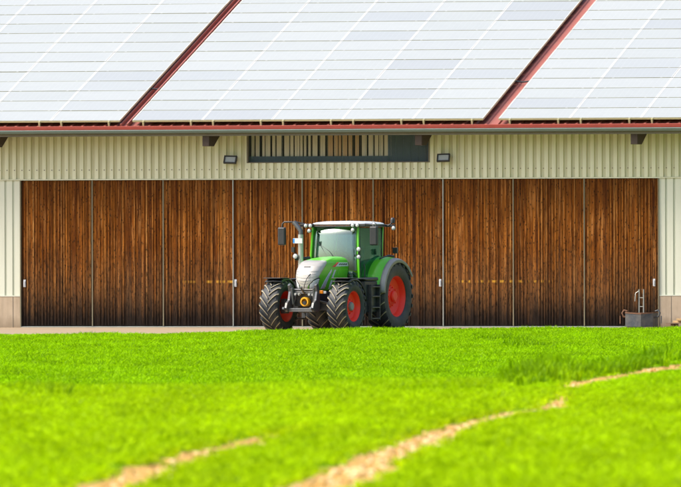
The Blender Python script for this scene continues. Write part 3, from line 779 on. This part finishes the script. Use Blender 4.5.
def patch(name, poly, mat_, off=.008, nt=40, nz=40, parent=None):
    t0, t1 = min(p[0] for p in poly), max(p[0] for p in poly); z0, z1 = min(p[1] for p in poly), max(p[1] for p in poly)
    mb = MB(); ids = {}
    def vid(i, j):
        if (i, j) not in ids:
            t, z = t0+(t1-t0)*i/nt, z0+(z1-z0)*j/nz; ids[(i, j)] = len(mb.v); p = hood_p(t, z); n_ = hood_n(t, z)
            c = Vector((-.5, 0, 1.4))
            if n_.dot(p-c) < 0: n_ = -n_
            mb.v.append(tuple(p+n_*off))
        return ids[(i, j)]
    for i in range(nt):
        for j in range(nz):
            if inside((t0+(t1-t0)*(i+.5)/nt, z0+(z1-z0)*(j+.5)/nz), poly):
                mb.f.append((vid(i, j), vid(i+1, j), vid(i+1, j+1), vid(i, j+1))); mb.m.append(0); mb.a.append(0)
    return mb.build(name, mat_, parent or hood, smooth=60, solid=.012)
def mir(poly): return [(-a, b) for a, b in poly]
gr = [(0, 1.17), (.06, 1.20), (.10, 1.30), (.24, 1.44), (.40, 1.50), (.47, 1.66), (.49, 1.80), (.47, 1.89), (.38, 1.935), (.2, 1.95)]
grille = patch('grille', gr+mir(gr[1:])[::-1], M['silver'], .007, 90, 90)
for s in (1, -1):
    f = (lambda P: P) if s > 0 else mir
    patch('headlight_bezel', f([(.10, 1.19), (.35, 1.18), (.44, 1.23), (.475, 1.49), (.37, 1.485), (.23, 1.425), (.11, 1.32)]), M['ink'], .000)
    patch('headlight', f([(.13, 1.21), (.34, 1.20), (.42, 1.25), (.45, 1.46), (.37, 1.455), (.25, 1.40), (.14, 1.31)]), M['lens'], .006)
    patch('headlight_surround', f([(.30, 1.26), (.38, 1.25), (.40, 1.34), (.32, 1.35)]), M['ink'], .014, 14, 14)
    patch('side_vent', f([(.515, 1.19), (.585, 1.19), (.665, 1.66), (.645, 1.72), (.59, 1.50)]), M['lens'], .007)
    patch('side_slats', f([(.665, 1.18), (.69, 1.18), (.735, 1.70), (.71, 1.70)]), M['plate'], .006)
    patch('side_slat_gap', f([(.672, 1.43), (.73, 1.43), (.735, 1.47), (.675, 1.47)]), M['green'], .010, 10, 10)
    patch('side_decal', f([(.70, 1.79), (.74, 1.90), (.95, 1.90), (.97, 1.80)]), M['plate'], .006)
    patch('side_decal', f([(.64, 1.78), (.70, 1.785), (.745, 1.905), (.715, 1.90)]), M['decal_red'], .008)
    for q_ in range(4): patch('decal_print', f([(.765+.045*q_, 1.83), (.795+.045*q_, 1.83), (.80+.045*q_, 1.87), (.77+.045*q_, 1.87)]), M['ink'], .010, 5, 5)
    patch('side_mesh', f([(.76, 1.20), (.96, 1.20), (.96, 1.72), (.79, 1.72)]), M['green'], .006)
patch('emblem', [(-.05, 1.76), (.05, 1.76), (.05, 1.785), (-.05, 1.785)], M['ink'], .014, 10, 6)
for z in (1.34, 1.42, 1.50, 1.58, 1.66):
    w_ = .06+(z-1.3)*.75
    patch('grille_slot', [(-w_, z), (0, z-.03), (w_, z), (w_, z+.008), (0, z-.018), (-w_, z+.008)], M['grey_plastic'], .012, 50, 14, grille)
# engine side, chassis, front axle
mb = MB(); mb.box(-1.4, .30, -.30, .30, .62, 1.12); mb.box(-3.1, -1.4, -.33, .33, .62, 1.15); mb.box(-.15, .15, -.75, .75, .60, .80)
mb.box(.30, .42, -.34, .34, .72, 1.10); mb.tube([(0, -.85, FR), (0, .85, FR)], .11, 12); mb.tube([(-WB, -.8, RR), (-WB, .8, RR)], .17, 12)
mb.box(-.12, .12, -.92, -.76, .52, .92); mb.box(-.12, .12, .76, .92, .52, .92)
mb.build('chassis', M['chassis'], T, bevel=.02)
mb = MB(); mb.tube([(.15, .25, .85), (.1, .7, .75)], .035); mb.tube([(.15, -.25, .85), (.1, -.7, .75)], .035)
mb.tube([(.3, .2, .98), (.45, .3, .9), (.2, .6, .8)], .018, 6); mb.tube([(.3, -.2, .98), (.45, -.3, .9), (.2, -.6, .8)], .018, 6)
mb.build('steering_ram', M['linkage'], T, smooth=50)
# front linkage
mb = MB()
for s in (1, -1):
    pr = [(.42, .62), (.50, .50), (.78, .50), (.86, .60), (.80, .74), (.66, .82), (.60, 1.05), (.66, 1.22), (.58, 1.27), (.48, 1.20), (.44, .95)]
    mb.prism(pr, 'y', s*.40-.035, s*.40+.035)
    mb.tube([(.55, s*.32, .70), (.60, s*.33, 1.15)], .04, 10); mb.tube([(.78, s*.41, .56), (.98, s*.41, .60)], .035, 8)
mb.box(.60, .74, -.365, .365, .50, .60); mb.box(.44, .52, -.365, .365, .98, 1.06)
mb.tube([(.50, -.37, 1.10), (.50, .37, 1.10)], .025, 8)
mb.tube([(.5, 0, 1.0), (.72, .02, 1.12), (.78, .04, 1.18)], .03, 8)
link = mb.build('front_linkage', M['linkage'], T, bevel=.008); link.location.z = .07
mb = MB(); mb.lathe([(.125, .44), (.13, .58), (.115, .60), (.085, .60), (.08, .47), (0, .47)], (0, .04, .77), axis='x', n=24); mb.lathe([(0, .62), (.05, .62), (.05, .45)], (0, .05, .74), axis='x', n=12, mi=1)
mb.build('pto_guard', [M['yellow'], M['black_plastic']], link, smooth=40)
for (a, b, c_) in (((.42, -.25, 1.02), (.6, -.2, .95), (.55, -.28, .72)), ((.42, .22, 1.02), (.62, .24, .92), (.5, .3, .7)), ((.42, -.1, 1.03), (.58, -.12, .98), (.5, -.15, .86))):
    mb = MB(); mb.tube([a, b, c_], .018, 6); mb.build('hydraulic_hose', M['black_plastic'], link, smooth=50)
for (y, z) in ((-.24, .98), (-.13, .98), (.17, .97), (.28, .96)):
    mb = MB(); mb.lathe([(0, .58), (.035, .58), (.035, .5)], (0, y, z), axis='x', n=10); mb.build('hydraulic_coupling', M['chrome'], link, smooth=50)
mb = MB(); mb.tube([(.55, .0, 1.16), (.60, .05, 1.30), (.57, .10, 1.46), (.47, .16, 1.60)], .010, 6); mb.build('bonnet_cable', M['black_plastic'], hood, smooth=50)
mb = MB(); mb.box(.28, .34, .37, .47, 1.06, 1.15); mb.build('marker_lamp', M['orange'], T, bevel=.01)
mb = MB(); mb.box(.26, .32, .48, .56, 1.06, 1.13); mb.build('marker_lamp', M['lens'], T, bevel=.01)
# front fenders
def strip(rad, a0, a1, y0, y1, cx, cz, n=18, flat=None):
    mb = MB()
    ys_ = [y0, y0+(y1-y0)*.06, (y0+y1)/2, y1-(y1-y0)*.06, y1]; dr = [-.05, 0, .012, 0, -.05]
    m = len(ys_)
    for k in range(n+1):
        a = a0+(a1-a0)*k/n
        for y, d_ in zip(ys_, dr): mb.v.append((cx+(rad+d_)*math.cos(a), y, cz+(rad+d_)*math.sin(a)))
    for k in range(n):
        for i in range(m-1): b = k*m+i; mb.f.append((b, b+1, b+m+1, b+m)); mb.m.append(0); mb.a.append(0)
    return mb
for s in (1, -1):
    mb = strip(.775, R(62), R(168), s*FYC-.26, s*FYC+.26, 0, FR-.02)
    fo = mb.build('front_fender', M['black_plastic'], T, smooth=50, solid=.02)
    k = MB(); k.box(-.14, .42, s*FYC-.26, s*FYC+.26, FR+.755, FR+.775)
    k.tube([(-.1, s*.55, .9), (-.2, s*.75, 1.2), (-.1, s*.85, 1.45)], .03, 8); k.build('fender_stay', M['black_plastic'], fo, bevel=.008)
# rear fenders: green shell inside, grey extension outside
for s in (1, -1):
    y0, y1, y2 = s*.55, s*1.13, s*1.26
    rf = RR+.06; mb = MB(); n_ = 26; a0, a1 = R(8), R(150)
    for k in range(n_+1):
        a = a0+(a1-a0)*k/n_
        fl = 1+.02*math.exp(-((a-R(60))/.5)**2)
        for y, d_ in ((y0, .03), (y0+s*.04, .05), (y0+s*.3, .04), (y1, .0)):
            mb.v.append((-WB+(rf*fl+d_)*math.cos(a), y, RR+(rf*fl+d_)*math.sin(a)))
    for k in range(n_):
        for i in range(3): b = k*4+i; mb.f.append((b, b+1, b+5, b+4)); mb.m.append(0); mb.a.append(0)
    # inner cheek of the fender
    for k in range(n_):
        n0 = len(mb.v); 
        for kk in (k, k+1):
            a = a0+(a1-a0)*kk/n_; fl = 1+.02*math.exp(-((a-R(60))/.5)**2)
            mb.v.append((-WB+(rf*fl+.03)*math.cos(a), y0, RR+(rf*fl+.03)*math.sin(a))); mb.v.append((-WB+.55*math.cos(a), y0, RR+.55*math.sin(a)))
        mb.f.append((n0, n0+1, n0+3, n0+2)); mb.m.append(0); mb.a.append(0)
    fo = mb.build('rear_fender', M['green'], T, smooth=50, solid=.015)
    mb = MB(); m = 4; a0b, a1b = R(6), R(146)
    for k in range(n_+1):
        a = a0b+(a1b-a0b)*k/n_; fl = 1+.02*math.exp(-((a-R(60))/.5)**2)
        for y, d_ in ((y1, .004), (y2-s*.06, -.01), (y2, -.04), (y2, -.12)):
            mb.v.append((-WB+(rf*fl+d_)*math.cos(a), y, RR+(rf*fl+d_)*math.sin(a)))
    for k in range(n_):
        for i in range(3): b = k*4+i; mb.f.append((b, b+1, b+5, b+4)); mb.m.append(0); mb.a.append(0)
    mb.build('fender_extension', M['grey_plastic'], fo, smooth=40, solid=.015)
# tank and steps between the wheels
for s in (1, -1):
    mb = MB(); mb.box(-1.72, -.92, s*.92-.2*(1), s*.92+.2, .54, 1.40) ; mb.prism([(-.98, 1.402), (-.74, 1.46), (-1.7, 1.50), (-1.72, 1.402)], 'y', s*.92-.22, s*.92+.24)
    tk = mb.build('fuel_tank' if s > 0 else 'battery_box', M['black_plastic'], T, bevel=.03)
    mb = MB()
    for z in (.36, .66, .96, 1.22): mb.box(-1.66, -1.18, s*1.13-.02, s*1.13+.10, z, z+.035)
    mb.box(-1.70, -1.665, s*1.13-.02, s*1.13+.09, .34, 1.30); mb.box(-1.175, -1.14, s*1.13-.02, s*1.13+.09, .34, 1.30)
    mb.build('steps', M['chassis'], T, bevel=.006)
# cab
zb, zc = 1.42, 2.90
AFb, AFt, AL, ALt = -1.36, -1.43, .75, .68
CFb, CFt = -2.80, -2.95
mb = MB(); mb.box(-2.9, -1.42, -.70, .70, 1.05, 1.20); mb.box(-1.42, -1.38, -.74, .74, 1.05, 1.46); mb.box(-2.94, -2.9, -.7, .7, 1.05, 1.75)
mb.build('cab_floor', M['black_plastic'], T, bevel=.01)
def post(a, b, wx_, wy_, m, name):
    mb = MB(); a, b = Vector(a), Vector(b); d = b-a; n_ = 6; base = 0
    for i in range(n_+1):
        p = a+d*(i/n_) + Vector((math.sin(math.pi*i/n_)*.03, 0, 0))
        for sx, sy in ((-1, -1), (1, -1), (1, 1), (-1, 1)): mb.v.append((p.x+sx*wx_/2, p.y+sy*wy_/2, p.z))
    for i in range(n_):
        for k in range(4): mb.f.append((i*4+k, i*4+(k+1) % 4, i*4+4+(k+1) % 4, i*4+4+k)); mb.m.append(0); mb.a.append(0)
    mb.f.append((3, 2, 1, 0)); mb.m.append(0); mb.a.append(0); mb.f.append(tuple(n_*4+k for k in range(4))); mb.m.append(0); mb.a.append(0)
    return mb.build(name, m, T, bevel=.015)
for s in (1, -1):
    post((AFb, s*AL, 1.20), (AFt, s*ALt, zc), .05, .06, M['green'], 'front_pillar')
    post((CFb, s*(AL-.02), 1.55), (CFt, s*ALt, zc), .05, .07, M['green'], 'rear_pillar')
    post((AFb-.05, s*(AL-.05), 1.25), (AFt-.05, s*(ALt-.045), zc), .05, .06, M['black_plastic'], 'pillar_seal')
    # side door: glass pane in a thin dark frame
    mb = MB(); y0, y1 = s*(AL-.0), s*(ALt+.0)
    vs = [(AFb-.07, y0, 1.22), (-2.05, y0, 1.22), (-2.50, y0-.0*s, 1.62), (CFb+.05, y0, 1.75), (CFt+.05, y1, zc-.06), (AFt-.07, y1, zc-.06)]
    mb.add(vs, [tuple(range(6))]); door = mb.build('door', M['cab_glass'], T, solid=.008)
    mb = MB(); mb.tube(vs+[vs[0]], .018, 6); mb.build('door_frame', M['black_plastic'], door)
    mb = MB(); mb.tube([(-1.55, y0+s*.03, 1.35), (-1.55, y0+s*.06, 1.45), (-1.58, y0+s*.06, 1.75), (-1.58, y0+s*.03, 1.85)], .014, 6); mb.build('door_handle', M['black_plastic'], door)
mb = MB(); NW = 10
for j in range(7):
    v_ = j/6; z = 1.44+(zc-.03-1.44)*v_
    for i in range(NW+1):
        u = -1+2*i/NW; L_ = u*((AL-.05)*(1-v_)+(ALt-.045)*v_); F_ = AFb*(1-v_)+AFt*v_+.10*(1-u*u)+.03*math.sin(math.pi*v_)+.01
        mb.v.append((F_, L_, z))
for j in range(6):
    for i in range(NW): b = j*(NW+1)+i; mb.f.append((b, b+1, b+NW+2, b+NW+1)); mb.m.append(0); mb.a.append(0)
ws = mb.build('windscreen', M['windscreen'], T, smooth=60, solid=.006)
mb = MB(); mb.tube([(-1.22, .10, 1.96), (-1.26, -.10, 2.2), (-1.30, -.35, 2.35)], .010, 5); mb.tube([(-1.27, -.20, 2.1), (-1.31, -.5, 2.5)], .008, 5); mb.build('wiper', M['black_plastic'], ws)
mb = MB(); mb.add([(CFb-.02, -AL+.04, 1.7), (CFb-.02, AL-.04, 1.7), (CFt-.02, ALt-.04, zc-.05), (CFt-.02, -ALt+.04, zc-.05)], [(0, 1, 2, 3)]); mb.build('rear_window', M['cab_glass'], T, solid=.006)
# cab interior
mb = MB(); mb.box(-2.62, -2.12, -.26, .26, 1.45, 1.62); mb.prism([(-2.66, 1.6), (-2.50, 1.6), (-2.62, 2.32), (-2.74, 2.32)], 'y', -.25, .25); mb.prism([(-2.72, 2.34), (-2.66, 2.34), (-2.68, 2.52), (-2.75, 2.52)], 'y', -.13, .13); mb.box(-2.5, -2.2, -.2, .2, 1.2, 1.45)
mb.build('seat', M['seat'], T, bevel=.03)
mb = MB(); mb.prism([(-1.45, 1.2), (-1.75, 1.2), (-1.80, 1.95), (-1.62, 2.05), (-1.45, 1.9)], 'y', -.22, .22); mb.prism([(-2.1, 1.5), (-2.6, 1.5), (-2.6, 1.85), (-2.1, 1.95)], 'y', -.6, -.3)
mb.build('dashboard', M['seat'], T, bevel=.03)
mb = MB(); Mx = Matrix.Translation((-1.80, .0, 2.10)) @ Matrix.Rotation(R(-35), 4, 'Y')
mb.tube([Mx @ Vector((.21*math.cos(a), .21*math.sin(a), 0)) for a in [2*math.pi*k/24 for k in range(25)]], .018, 8)
for k in range(3): mb.tube([Mx @ Vector((0, 0, 0)), Mx @ Vector((.2*math.cos(k*2.09), .2*math.sin(k*2.09), 0))], .015, 6)
mb.tube([Mx @ Vector((0, 0, 0)), Mx @ Vector((0, 0, -.25))], .03, 8); mb.build('steering_wheel', M['black_plastic'], T, smooth=50)
# roof
mb = MB(); nr_ = 40; prof = []
def rr_out(sc_, z, fx=0): 
    o = []
    for k in range(nr_):
        a = 2*math.pi*k/nr_; ca, sa = math.cos(a), math.sin(a)
        o.append((-2.22+fx+sc_*.87*math.copysign(abs(ca)**.35, ca), sc_*.80*math.copysign(abs(sa)**.35, sa), z))
    return o
lv = [rr_out(.95, 2.915), rr_out(.99, 2.925), rr_out(1.0, 2.94), rr_out(.97, 2.965), rr_out(.88, 2.99), rr_out(.6, 3.02), rr_out(.05, 3.03)]
for o_ in lv: mb.v += o_
for j in range(len(lv)-1):
    for k in range(nr_): mb.f.append((j*nr_+k, j*nr_+(k+1) % nr_, (j+1)*nr_+(k+1) % nr_, (j+1)*nr_+k)); mb.m.append(0); mb.a.append(0)
mb.f.append(tuple(range(nr_))[::-1]); mb.m.append(0); mb.a.append(0)
roof = mb.build('cab_roof', M['white'], T, smooth=50)
mb = MB(); mb.box(-3.0, -1.30, -.72, .72, 2.86, 2.898)
mb.box(-1.34, -1.22, -.98, -.60, 2.87, 2.95); mb.box(-1.34, -1.22, .52, 1.0, 2.87, 2.95); mb.box(-3.1, -2.95, .5, 1.0, 2.86, 2.93)
mb.box(-3.0, -1.40, .745, .805, 2.86, 2.925)
mb.build('roof_trim', M['black_plastic'], roof, bevel=.012)
def lamp(x, y, z, r=.065, dirx=1):
    mb = MB(); mb.lathe([(0, -.07*dirx), (r*.8, -.06*dirx), (r, 0), (r, .02*dirx)], (x, y, z), axis='x', n=18)
    o = mb.build('work_light', M['black_plastic'], T, smooth=40)
    mb = MB(); mb.lathe([(r*.92, .012*dirx), (r*.6, .028*dirx), (0, .032*dirx)], (x, y, z), axis='x', n=18); mb.build('lens', M['lens'], o, smooth=50)
for (y, z) in ((-.80, 2.90), (-.66, 2.90), (-.70, 2.76), (.62, 2.91), (.76, 2.91), (.62, 2.78)): lamp(-1.22, y, z, .058)
lamp(-1.05, .88, 2.26); lamp(-1.05, .88, 2.05, .06); lamp(-.92, -.97, 2.07, .075); lamp(-2.94, 1.02, 2.83, .06); lamp(-1.9, .93, 2.93, .06)
mb = MB(); mb.tube([(-1.3, -.72, 2.02), (-1.05, -.9, 2.0), (-.98, -1.02, 2.0)], .045, 10); mb.tube([(-1.3, .74, 2.1), (-1.1, .86, 2.1), (-1.1, .87, 2.3)], .03, 8); mb.tube([(-1.0, -1.0, 2.04), (-.95, -1.04, 2.2)], .015, 6)
mb.box(-1.0, -.93, -1.10, -1.02, 2.18, 2.32)
mb.build('light_bracket', M['black_plastic'], T, smooth=40)
# mirrors
mb = MB(); mb.tube([(-1.35, -.80, 2.92), (-1.20, -1.08, 3.0), (-1.12, -1.40, 3.0), (-1.12, -1.46, 2.95), (-1.12, -1.47, 2.86)], .022, 8)
o = mb.build('mirror_arm', M['black_plastic'], T, smooth=50)
mb = MB(); mb.box(-1.17, -1.06, -1.585, -1.36, 2.37, 2.86); mb.build('mirror', M['black_plastic'], o, bevel=.035)
mb = MB(); mb.tube([(-1.35, .78, 2.90), (-1.25, 1.0, 2.94), (-1.15, 1.30, 2.92), (-1.15, 1.30, 2.85)], .022, 8)
o = mb.build('mirror_arm', M['black_plastic'], T, smooth=50)
mb = MB(); mb.box(-1.20, -1.09, 1.18, 1.41, 2.36, 2.88); mb.build('mirror', M['black_plastic'], o, bevel=.035)
mb = MB(); mb.tube([(-2.95, 1.0, 2.0), (-2.98, 1.05, 2.15)], .015, 6); mb.box(-3.02, -2.95, .98, 1.12, 2.14, 2.30); mb.build('rear_mirror', M['black_plastic'], T, bevel=.02)
mb = MB(); mb.tube([(-2.95, .85, 2.9), (-2.97, .98, 2.98)], .02, 6); mb.lathe([(0, .0), (.06, .0), (.065, .1), (.04, .15), (0, .16)], (-2.97, .98, 2.96), axis='z', n=14); mb.build('beacon', M['black_plastic'], T, smooth=50)
# exhaust and plate
mb = MB(); mb.tube([(-1.05, -.87, 1.45), (-1.05, -.87, 2.0), (-1.05, -.87, 2.66)], .072, 16); ex_ = mb.build('exhaust_pipe', M['chrome'], T, smooth=50)
mb = MB(); mb.tube([(-1.05, -.87, 2.66), (-1.05, -.87, 2.76), (-1.05, -.95, 2.86), (-1.05, -1.08, 3.0)], .062, 14); mb.tube([(-1.05, -.87, 1.2), (-1.05, -.87, 1.47)], .10, 14); mb.build('exhaust_tip', M['linkage'], ex_, smooth=50)
mb = MB(); mb.box(-.925, -.915, -1.04, -.76, 2.42, 2.56); mb.box(-.9149, -.913, -1.04, -.99, 2.43, 2.55, 1); mb.tube([(-.925, -.87, 2.45), (-1.05, -.87, 2.45)], .02, 6)
mb.build('number_plate', [M['plate'], M['plate_blue']], T)
# grab rail by the fender and antenna
mb = MB(); mb.tube([(-2.0, .86, 1.35), (-2.15, .86, 1.7), (-2.45, .86, 2.0), (-2.9, .9, 2.08), (-3.1, .95, 2.05)], .03, 8); mb.build('fender_rail', M['black_plastic'], T, smooth=50)
